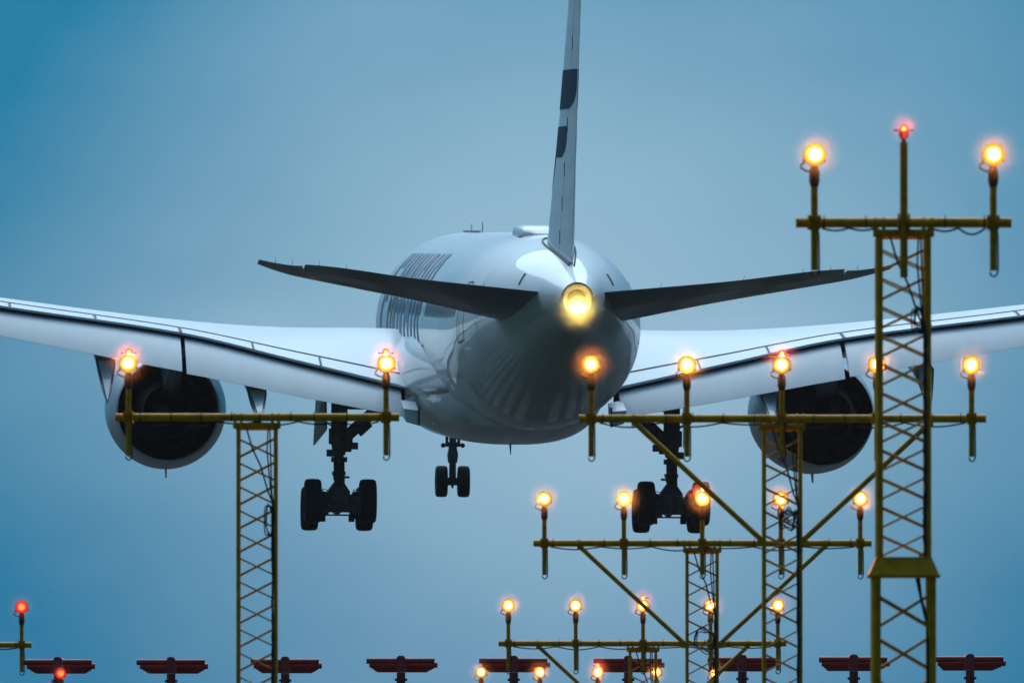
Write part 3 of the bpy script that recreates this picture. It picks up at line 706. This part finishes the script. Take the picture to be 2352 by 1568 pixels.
def lamp_proto():
    t = thing('approach_light')
    b = MB(); b.tube((0, -.072, -.41), (0, -.072, .36), .030, n=14); b.build('pole', M['pole'], t)
    b = MB(); b.lathe([(.30, .032), (.345, .044), (.43, .044), (.475, .030), (.50, .030)], (0, -.072, 0), 'z', 14); b.build('neck', M['brown'], t)
    b = MB(); b.lathe([(-.05, .088), (-.062, .098), (-.03, .101), (.05, .092), (.12, .05), (.13, .001)], (0, -.072, 0), 'y', 32)
    b.tube((-.10, -.072, -.055), (-.075, -.072, -.045), .012, n=8); b.tube((.10, -.072, -.055), (.075, -.072, -.045), .012, n=8)
    h = b.build('housing', M['brown'], t, loc=(0, 0, .575))
    b = MB(); b.lathe([(-.052, .089), (-.068, .080), (-.080, .055), (-.086, .025), (-.087, .0005)], (0, -.072, 0), 'y', 32); b.build('lens', M['amber'], t, loc=(0, 0, .575))
    bulb(t, (0, -.175, .575), BULB, (1, .28, .04)); scatter_ball(t, (0, -.18, .575), .31, M['scatter_ball'])
    b = MB(); b.box((-.042, -.045, 0), (.014, .12, .125)); b.box((.042, -.045, 0), (.014, .12, .125)); b.box((0, -.118, .035), (.11, .014, .022)); b.box((0, -.118, -.035), (.11, .014, .022)); b.box((0, .05, 0), (.10, .014, .12))
    for x in (-.045, .045):
        for z in (-.035, .035): b.tube((x, -.13, z), (x, -.10, z), .009, n=6)
    b.build('clamp', M['pole'], t)
    b = MB()
    b.path([(-.02, -.08, .43), (-.07, -.09, .435), (-.115, -.09, .46), (-.115, -.09, .49), (-.085, -.08, .505)], .008, 6); b.build('cable', M['cable'], t); b = MB()
    b.path([(.03, -.04, -.06), (.038, -.07, -.10), (.04, -.075, -.25), (.040, -.075, -.41), (.030, -.073, -.445), (.005, -.072, -.462), (-.020, -.072, -.45), (-.028, -.072, -.42)], .008, 6)
    b.build('cable', M['cable'], t)
    return t
LAMP = lamp_proto(); used = [False]
def place_lamp(p, label, lens='amber', group='amber approach lights on the light masts'):
    o = LAMP if not used[0] else copy_tree(LAMP); used[0] = True
    o.location = p; o['label'] = label; o['category'] = 'approach light'; o['group'] = group
    o.rotation_euler = (random.uniform(-.012, .012), 0, random.uniform(-.06, .06))
    for c in o.children:
        if c.type == 'LIGHT': c.data = c.data.copy(); c.data.energy = BULB * random.uniform(.55, 1.35)
    if lens != 'amber':
        for c in o.children:
            if c.name.startswith('lens'):
                c.data = c.data.copy(); c.data.materials[0] = M[lens]
            if c.type == 'LIGHT': c.data = c.data.copy(); c.data.color = (1, .05, .03); c.data.energy *= .25
    return o
def obstruction(p, label, tall=False):
    t = thing('obstruction_light', p, label, 'obstruction light', 'small red obstruction lights')
    zt = .795 if tall else .70
    if tall:
        b = MB(); b.tube((0, -.072, -.47), (0, -.072, .68), .033, n=14); b.build('pole', M['pole'], t)
        b = MB(); b.box((-.045, -.045, 0), (.014, .12, .15)); b.box((.045, -.045, 0), (.014, .12, .15)); b.box((0, .05, 0), (.10, .014, .12)); b.build('clamp', M['pole'], t)
        yb = -.072
    else:
        b = MB(); b.tube((0, .02, .0), (0, .02, .66), .016, n=10); b.build('pole', M['pole'], t); yb = .02
    b = MB(); b.lathe([(zt - .115, .018), (zt - .085, .02), (zt - .075, .038), (zt - .02, .044), (zt - .015, .02)], (0, yb, 0), 'z', 16, True)
    b.box((0, yb, zt - .012), (.15, .02, .012)); b.ball((-.075, yb, zt - .012), .011, 8); b.ball((.075, yb, zt - .012), .011, 8)
    b.build('base', M['brown'], t)
    b = MB(); b.lathe([(-.02, .036), (.01, .038), (.03, .028), (.042, .001)], (0, 0, 0), 'z', 18); b.build('lens', M['obst'], t, loc=(0, yb, zt)); bulb(t, (0, yb - .06, zt + .01), BULB * .4, (1, .05, .05)); scatter_ball(t, (0, yb - .07, zt + .01), .2, M['scatter_ball'])
    return t
def wob(a, b_, n, amp): 
    return [Vector(a).lerp(Vector(b_), i / n) + Vector((random.uniform(-amp, amp), random.uniform(-.3, .3) * amp, 0)) for i in range(n + 1)]
def mast(p, half_l, half_r, tower_x, label, tw_=.20, leg=.021, pitch=.255, braces=None, platform=None, seed=1, coil=None):
    """p: middle of the crossbar; tower stands at tower_x from it"""
    random.seed(seed); H = p.z
    t = thing('light_mast', (p.x + tower_x, p.y, 0), label, 'light mast', 'yellow lattice masts of the approach lighting')
    bx = -tower_x
    b = MB(); b.tube((bx - half_l, 0, H), (bx + half_r, 0, H), .0425, n=16); cb = b.build('crossbar', M['mast'], t)
    b = MB(); L_ = half_l + half_r; n = max(3, int(L_ / .33))
    for i in range(n):
        x = bx - half_l + .26 + (L_ - .5) * (i + random.uniform(-.12, .12)) / (n - 1)
        b = MB(); b.lathe([(x - .006, .046), (x + .006, .046)], (0, 0, H), 'x', 14); b.box((x, 0, H + .052), (.008, .012, .022)); b.build('cable_tie', M['band'], cb)
    b = MB(); seg = 6
    for i in range(seg):
        xa, xb = bx - half_l + .22 + (L_ - .44) * i / seg, bx - half_l + .22 + (L_ - .44) * (i + 1) / seg; sag = random.uniform(.02, .055)
        b = MB(); b.path([(lerp(xa, xb, k / 8), .01, H - .045 - sag * math.sin(math.pi * k / 8)) for k in range(9)], .009, 6); b.build('crossbar_cable', M['cable'], cb)
    # head of the tower
    b = MB(); b.tube((-tw_ - .055, 0, H - .088), (tw_ + .055, 0, H - .088), .034, n=14)
    for x in (-tw_ - .035, -tw_ + .035, tw_ - .035, tw_ + .035):
        b.lathe([(x - .011, .044), (x - .011, .054), (x + .011, .054), (x + .011, .044)], (0, 0, H), 'x', 14); b.box((x, 0, H - .075), (.03, .075, .08))
    b.box((0, tw_, H - .115), (2 * tw_ + .06, .05, .04)); b.box((-tw_, tw_ / 2, H - .118), (.035, tw_, .035)); b.box((tw_, tw_ / 2, H - .118), (.035, tw_, .035))
    b.build('head', M['mast'], t, bevel=.005)
    zt = H - .12; zb = 0 if platform is None else platform + .16
    def lattice(z1, z0, hw, r, pt, xr):
        b = MB()
        for x in (-hw, hw):
            for y in (0, 2 * tw_): b.tube((x, y, z0), (x, y, z1), r, n=12)
        for z in [z1 - 1.3 * i for i in range(1, int((z1 - z0) / 1.3) + 1)]:
            for x in (-hw, hw): b.lathe([(z - .01, r + .004), (z + .01, r + .004)], (x, 0, 0), 'z', 12)
        b.build('leg_frame', M['mast'], t)
        b = MB(); z = z1 - pt * .42; k = 0
        while z - pt * .76 > z0:
            o_ = .004 * (1 if k % 2 else -1)
            for y in (-.0, 2 * tw_):
                b.tube((-hw, y - .008 + o_, z), (hw, y - .008 + o_, z - pt * .76), xr, n=8); b.tube((-hw, y + .008, z - pt * .78), (hw, y + .008, z + .01), xr, n=8)
            for x in (-hw, hw):
                b.tube((x, 0, z), (x, 2 * tw_, z - pt * .76), xr, n=8); b.tube((x + .004, 0, z - pt * .78), (x + .004, 2 * tw_, z), xr, n=8)
            z -= pt; k += 1
        b.build('lattice', M['mast'], t)
    lattice(zt, zb, tw_, leg, pitch, .0085)
    if platform is not None:
        a, c_ = tw_ + .03, .295
        b = MB(); b.rings([[(-a, -.03, platform + .16), (a, -.03, platform + .16), (a, 2 * tw_ + .03, platform + .16), (-a, 2 * tw_ + .03, platform + .16)],
                           [(-c_, -.10, platform + .015), (c_, -.10, platform + .015), (c_, 2 * tw_ + .10, platform + .015), (-c_, 2 * tw_ + .10, platform + .015)],
                           [(-c_ - .012, -.112, platform + .012), (c_ + .012, -.112, platform + .012), (c_ + .012, 2 * tw_ + .112, platform + .012), (-c_ - .012, 2 * tw_ + .112, platform + .012)],
                           [(-c_ - .012, -.112, platform - .012), (c_ + .012, -.112, platform - .012), (c_ + .012, 2 * tw_ + .112, platform - .012), (-c_ - .012, 2 * tw_ + .112, platform - .012)]])
        b.build('transition_plate', M['mast'], t, smooth=0)
        lattice(platform - .012, 0, .235, .040, .36, .0125)
    b = MB(); b.box((0, tw_, .04), (2 * tw_ + .4, 2 * tw_ + .4, .08)); b.build('footing', mat('concrete_footing', (.25, .25, .24), .9, var=.2, scale=5), t)
    if braces:
        dx, dz = braces
        for s_ in (-1, 1):
            b = MB(); b.tube((s_ * dx, 0, H - .03), (s_ * (tw_ + .02), 0, H - dz), .030, n=12)
            b.lathe([(s_ * dx - .022, .044), (s_ * dx - .022, .052), (s_ * dx + .022, .052), (s_ * dx + .022, .044)], (0, 0, H), 'x', 14); b.box((s_ * dx, 0, H - .055), (.04, .05, .05))
            b.box((s_ * (tw_ + .03), 0, H - dz - .01), (.09, .07, .07)); b.build('brace', M['mast'], t)
    # cable runs
    b = MB(); xr_ = tw_ - .028
    class CB:
        def path(self, *a): q = MB(); q.path(*a); q.build('cable', M['cable'], t)
    b = CB()
    b.path([(-tw_ + .09, -.03, H - .12), (-tw_ + .15, -.03, H - .33), (-tw_ + .24, -.03, H - .52), (xr_ - .05, -.03, H - .80), (xr_, -.03, H - .92)], .0095, 6)
    b.path([(tw_ - .08, -.03, H - .12), (tw_ - .09, -.03, H - .35), (tw_ - .06, -.03, H - .7), (xr_, -.03, H - .95)], .008, 6)
    b.path([(tw_ - .06, -.035, H - .12), (tw_ - .05, -.035, H - .45), (tw_ - .04, -.035, H - .8), (xr_ + .01, -.035, H - .95)], .008, 6)
    pb = zb if platform is None else platform + .17
    for k in range(4):
        pts = [(xr_ + random.uniform(-.012, .012), -.03 - .006 * k, lerp(H - .9, pb, i / 26)) for i in range(27)]
        if platform is not None: pts += [(xr_ - .05, -.03, pb)]
        b.path(pts, .009, 6)
    for z, rw, rh in (coil or []):
        for k in range(3):
            cx, w_, h_ = xr_ - rw * .55 + random.uniform(-.015, .015), rw * random.uniform(.7, 1), rh * random.uniform(.8, 1.05)
            b.path([(cx + w_ / 2 * math.cos(2 * math.pi * i / 20), -.045 - .005 * k, z + h_ / 2 * math.sin(2 * math.pi * i / 20) + .03 * math.sin(3 * math.pi * i / 10 + k)) for i in range(20)], .007, 6, True)
    if platform is not None:
        for k in range(3): b.path([(xr_ - .05 - .01 * k, 0, platform - .02), (xr_ - .03, 0, platform - .2), (xr_ + .02 + .01 * k, 0, platform - .42), (.20, -.03, platform - .6), (.21, -.035, 0)], .012, 6)
        return t

# nearest mast, right side of the picture
p1 = P(2075.5, 511.5, 114.5); k1 = FPX / 114.5
zplat = P(2085, 1322, 114.5).z
mast(p1, (2075.5 - 1828) / k1, (2323 - 2075.5) / k1, 0, 'tallest yellow lattice mast, nearest the camera, with two amber lights and a red one', tw_=.205, leg=.030, pitch=.243, platform=zplat, seed=3, coil=[(P(2085, 735, 114.5).z, .10, .22)])
place_lamp(P(1869, 511.5, 114.5), 'large amber light left of the red one on the nearest, tallest mast')
place_lamp(P(2280.5, 511.5, 114.5), 'large amber light right of the red one on the nearest, tallest mast')
obstruction(P(2075.5, 511.5, 114.5), 'small red light on the tall centre pole of the nearest mast', tall=True)
# second row, left mast with two lamps
mast(P(590, 958, 144.5), (590 - 265) / 213.8, (917 - 590) / 213.8, 0, 'yellow lattice mast standing alone in front of the left engine and wing', seed=5, coil=[(P(600, 1195, 144.5).z, .085, .36)])
place_lamp(P(296, 958, 144.5), 'amber light in front of the left engine of the jet')
place_lamp(P(886, 958, 144.5), 'amber light beside the wing root left of the jet body')
obstruction(P(296, 958, 144.5), 'tiny red light on top of the amber light before the left engine')
obstruction(P(886, 958, 144.5), 'tiny red light on top of the amber light at the left wing root')
NM = ['leftmost', 'second', 'middle', 'fourth', 'rightmost']
# second row, right mast with five lamps
def row(cx, vb, d, lamps, l, r_, lab, where, seed, tw_=.195, coil=None, br=(1.6, 1.31), obst=2):
    k = FPX / d; mast(P(cx, vb, d), (cx - l) / k, (r_ - cx) / k, 0, lab, seed=seed, braces=br, tw_=tw_, coil=coil)
    for i, u in enumerate(lamps): place_lamp(P(u, vb, d), 'amber light, %s of five, on the %s' % (NM[i], where))
    obstruction(P(lamps[obst], vb, d), 'tiny red light above the middle lamp of the %s' % where)
row(1797, 961, 144.5, (1358, 1577, 1796, 2013, 2232), 1330, 2265, 'yellow lattice mast with five lights and braces in front of the right engine', 'crossbar in front of the right engine', 11, coil=[(P(1800, 1195, 144.5).z, .20, .20), (P(1800, 1185, 144.5).z, .14, .16)])
row(1613, 1247, 174.2, (1250.5, 1432.5, 1613, 1794, 1975), 1225, 2002, 'yellow lattice mast with five lights below the right wheels of the jet', 'crossbar just below the right wheels', 12, coil=[(P(1613, 1470, 174.2).z, .26, .30)])
row(1477, 1477, 204.0, (1167.5, 1322.5, 1477.5, 1631.5, 1786), 1145, 1806, 'low yellow lattice mast with five lights above the red antennas', 'low crossbar just above the red antennas', 13)
row(1373, 1618, 236.0, (1106, 1240, 1373.5, 1508, 1640), 1088, 1658, 'farthest yellow mast, its head below the picture edge, lights among the red antennas', 'farthest crossbar among the red antennas', 14)
# far left masts with red lamps
k = FPX / 204.0
mast(P(-150, 1480, 204.0), 223 / k, 223 / k, 0, 'yellow crossbar at the far left carrying a red light', seed=21)
place_lamp(P(50, 1480, 204.0), 'red light on a pole at the far left, high above the red antennas', 'redlens', 'red approach lights')
mast(P(-10, 1621, 236.0), 1.35, 1.35, 0, 'yellow mast under the red light before the leftmost red antenna', seed=22)
place_lamp(P(139, 1621, 236.0), 'red light in front of the leftmost red antenna', 'redlens', 'red approach lights')

# ------------------------------------------------------------------ localizer antennas
def antenna_proto(H):
    t = thing('localizer_antenna')
    b = MB(); b.tube((0, 0, 0), (0, 0, H - .28), .085, .085, 14); b.box((0, 0, H - .42), (.24, .12, .05)); b.box((0, 0, H - .55), (.21, .12, .04)); b.box((0, 0, .05), (.5, .5, .1)); b.build('post', M['dred'], t)
    b = MB(); b.rings([[(.092 * math.copysign(abs(math.cos(a)) ** .6, math.cos(a)), y, H - .11 + (.155) * math.copysign(abs(math.sin(a)) ** .6, math.sin(a))) for a in [2 * math.pi * i / 28 for i in range(28)]] for y in (-.10, -.08, 1.7, 1.72)]); b.build('boom_cover', M['red'], t, smooth=50)
    for i, (ln, sh, z) in enumerate(((1.32, -.01, 0), (1.32, .045, -.075), (1.20, .03, -.10), (1.12, .025, -.12), (1.05, .015, -.138), (.98, .01, -.155))):
        b = MB(); b.tube((-ln / 2 + sh, .12 + i * .27, H - .055 + z), (ln / 2 + sh, .12 + i * .27, H - .055 + z), .056, n=14); b.build('dipole', M['red'], t)
    return t
k = FPX / 260.0
us = (133, 393, 655, 921, 1180, 1443, 1705, 1961, 2228)
vs = (1524, 1524, 1523, 1521, 1521, 1521, 1519, 1518, 1517)
Hh = P(133, 1513, 260).z
NMA = ['leftmost red bar antenna, behind a red light', 'second red bar antenna from the left edge, against open sky', 'red bar antenna crossed by the lone left lattice mast', 'red bar antenna in open sky right of the lone left mast', 'red bar antenna between the two leftmost lights of the farthest row', 'red bar antenna behind the head of the low lattice mast', 'red bar antenna between the two lattice masts right of centre', 'red bar antenna partly behind the left side of the nearest mast', 'rightmost red bar antenna, right of the nearest mast']
AP = antenna_proto(Hh)
for i, u in enumerate(us):
    p = P(u, vs[i] - 11, 260); o = AP if i == 0 else copy_tree(AP)
    o.location = (p.x, p.y, p.z - Hh); o['label'] = NMA[i]; o['category'] = 'antenna'; o['group'] = 'row of red antennas'

bulb(tl, (0, -.34, zc0 - .26), 620, (1, .66, .10)); scatter_ball(tl, (0, -.36, zc0 - .26), .95, scatter_mat('tail_halo_scatter', .5))  # scattering ball added round the tail light to make its halo
d = bpy.data.lights.new('glow_bulb', 'POINT'); d.energy = 22; d.color = (1, .75, .22); d.shadow_soft_size = .05
o = bpy.data.objects.new('bulb', d); COL.objects.link(o); o.location = (0, -.5, zc0 - .32); o.parent = tl
# ------------------------------------------------------------------ haze
b = MB(); b.box((0, 2400, 19), (5200, 5200, 40)); b.v = [(x, y, z) for x, y, z in b.v]
hm = bpy.data.materials.new('haze_air'); hm.use_nodes = True; t = hm.node_tree; t.nodes.clear()
o = t.nodes.new('ShaderNodeOutputMaterial'); pv = t.nodes.new('ShaderNodeVolumePrincipled')
pv.inputs['Color'].default_value = (.80, .88, .95, 1); pv.inputs['Density'].default_value = .000028; pv.inputs['Anisotropy'].default_value = .1
t.links.new(pv.outputs[0], o.inputs['Volume'])
hz = b.build('haze', hm, smooth=0); hz['kind'] = 'stuff'

# thin condensation over the inner wings
M['vapour'] = scatter_mat('condensation_over_wing', .05)
for sd_, par in ((-1, wl_), (1, wr_)):
    v_ = scatter_ball(par, (sd_ * 7.2, 36.5, -.1), 1, M['vapour']); v_.scale = (8.5, 9, 2.0); v_.rotation_euler.y = -sd_ * R(5); v_.name = 'vapour'
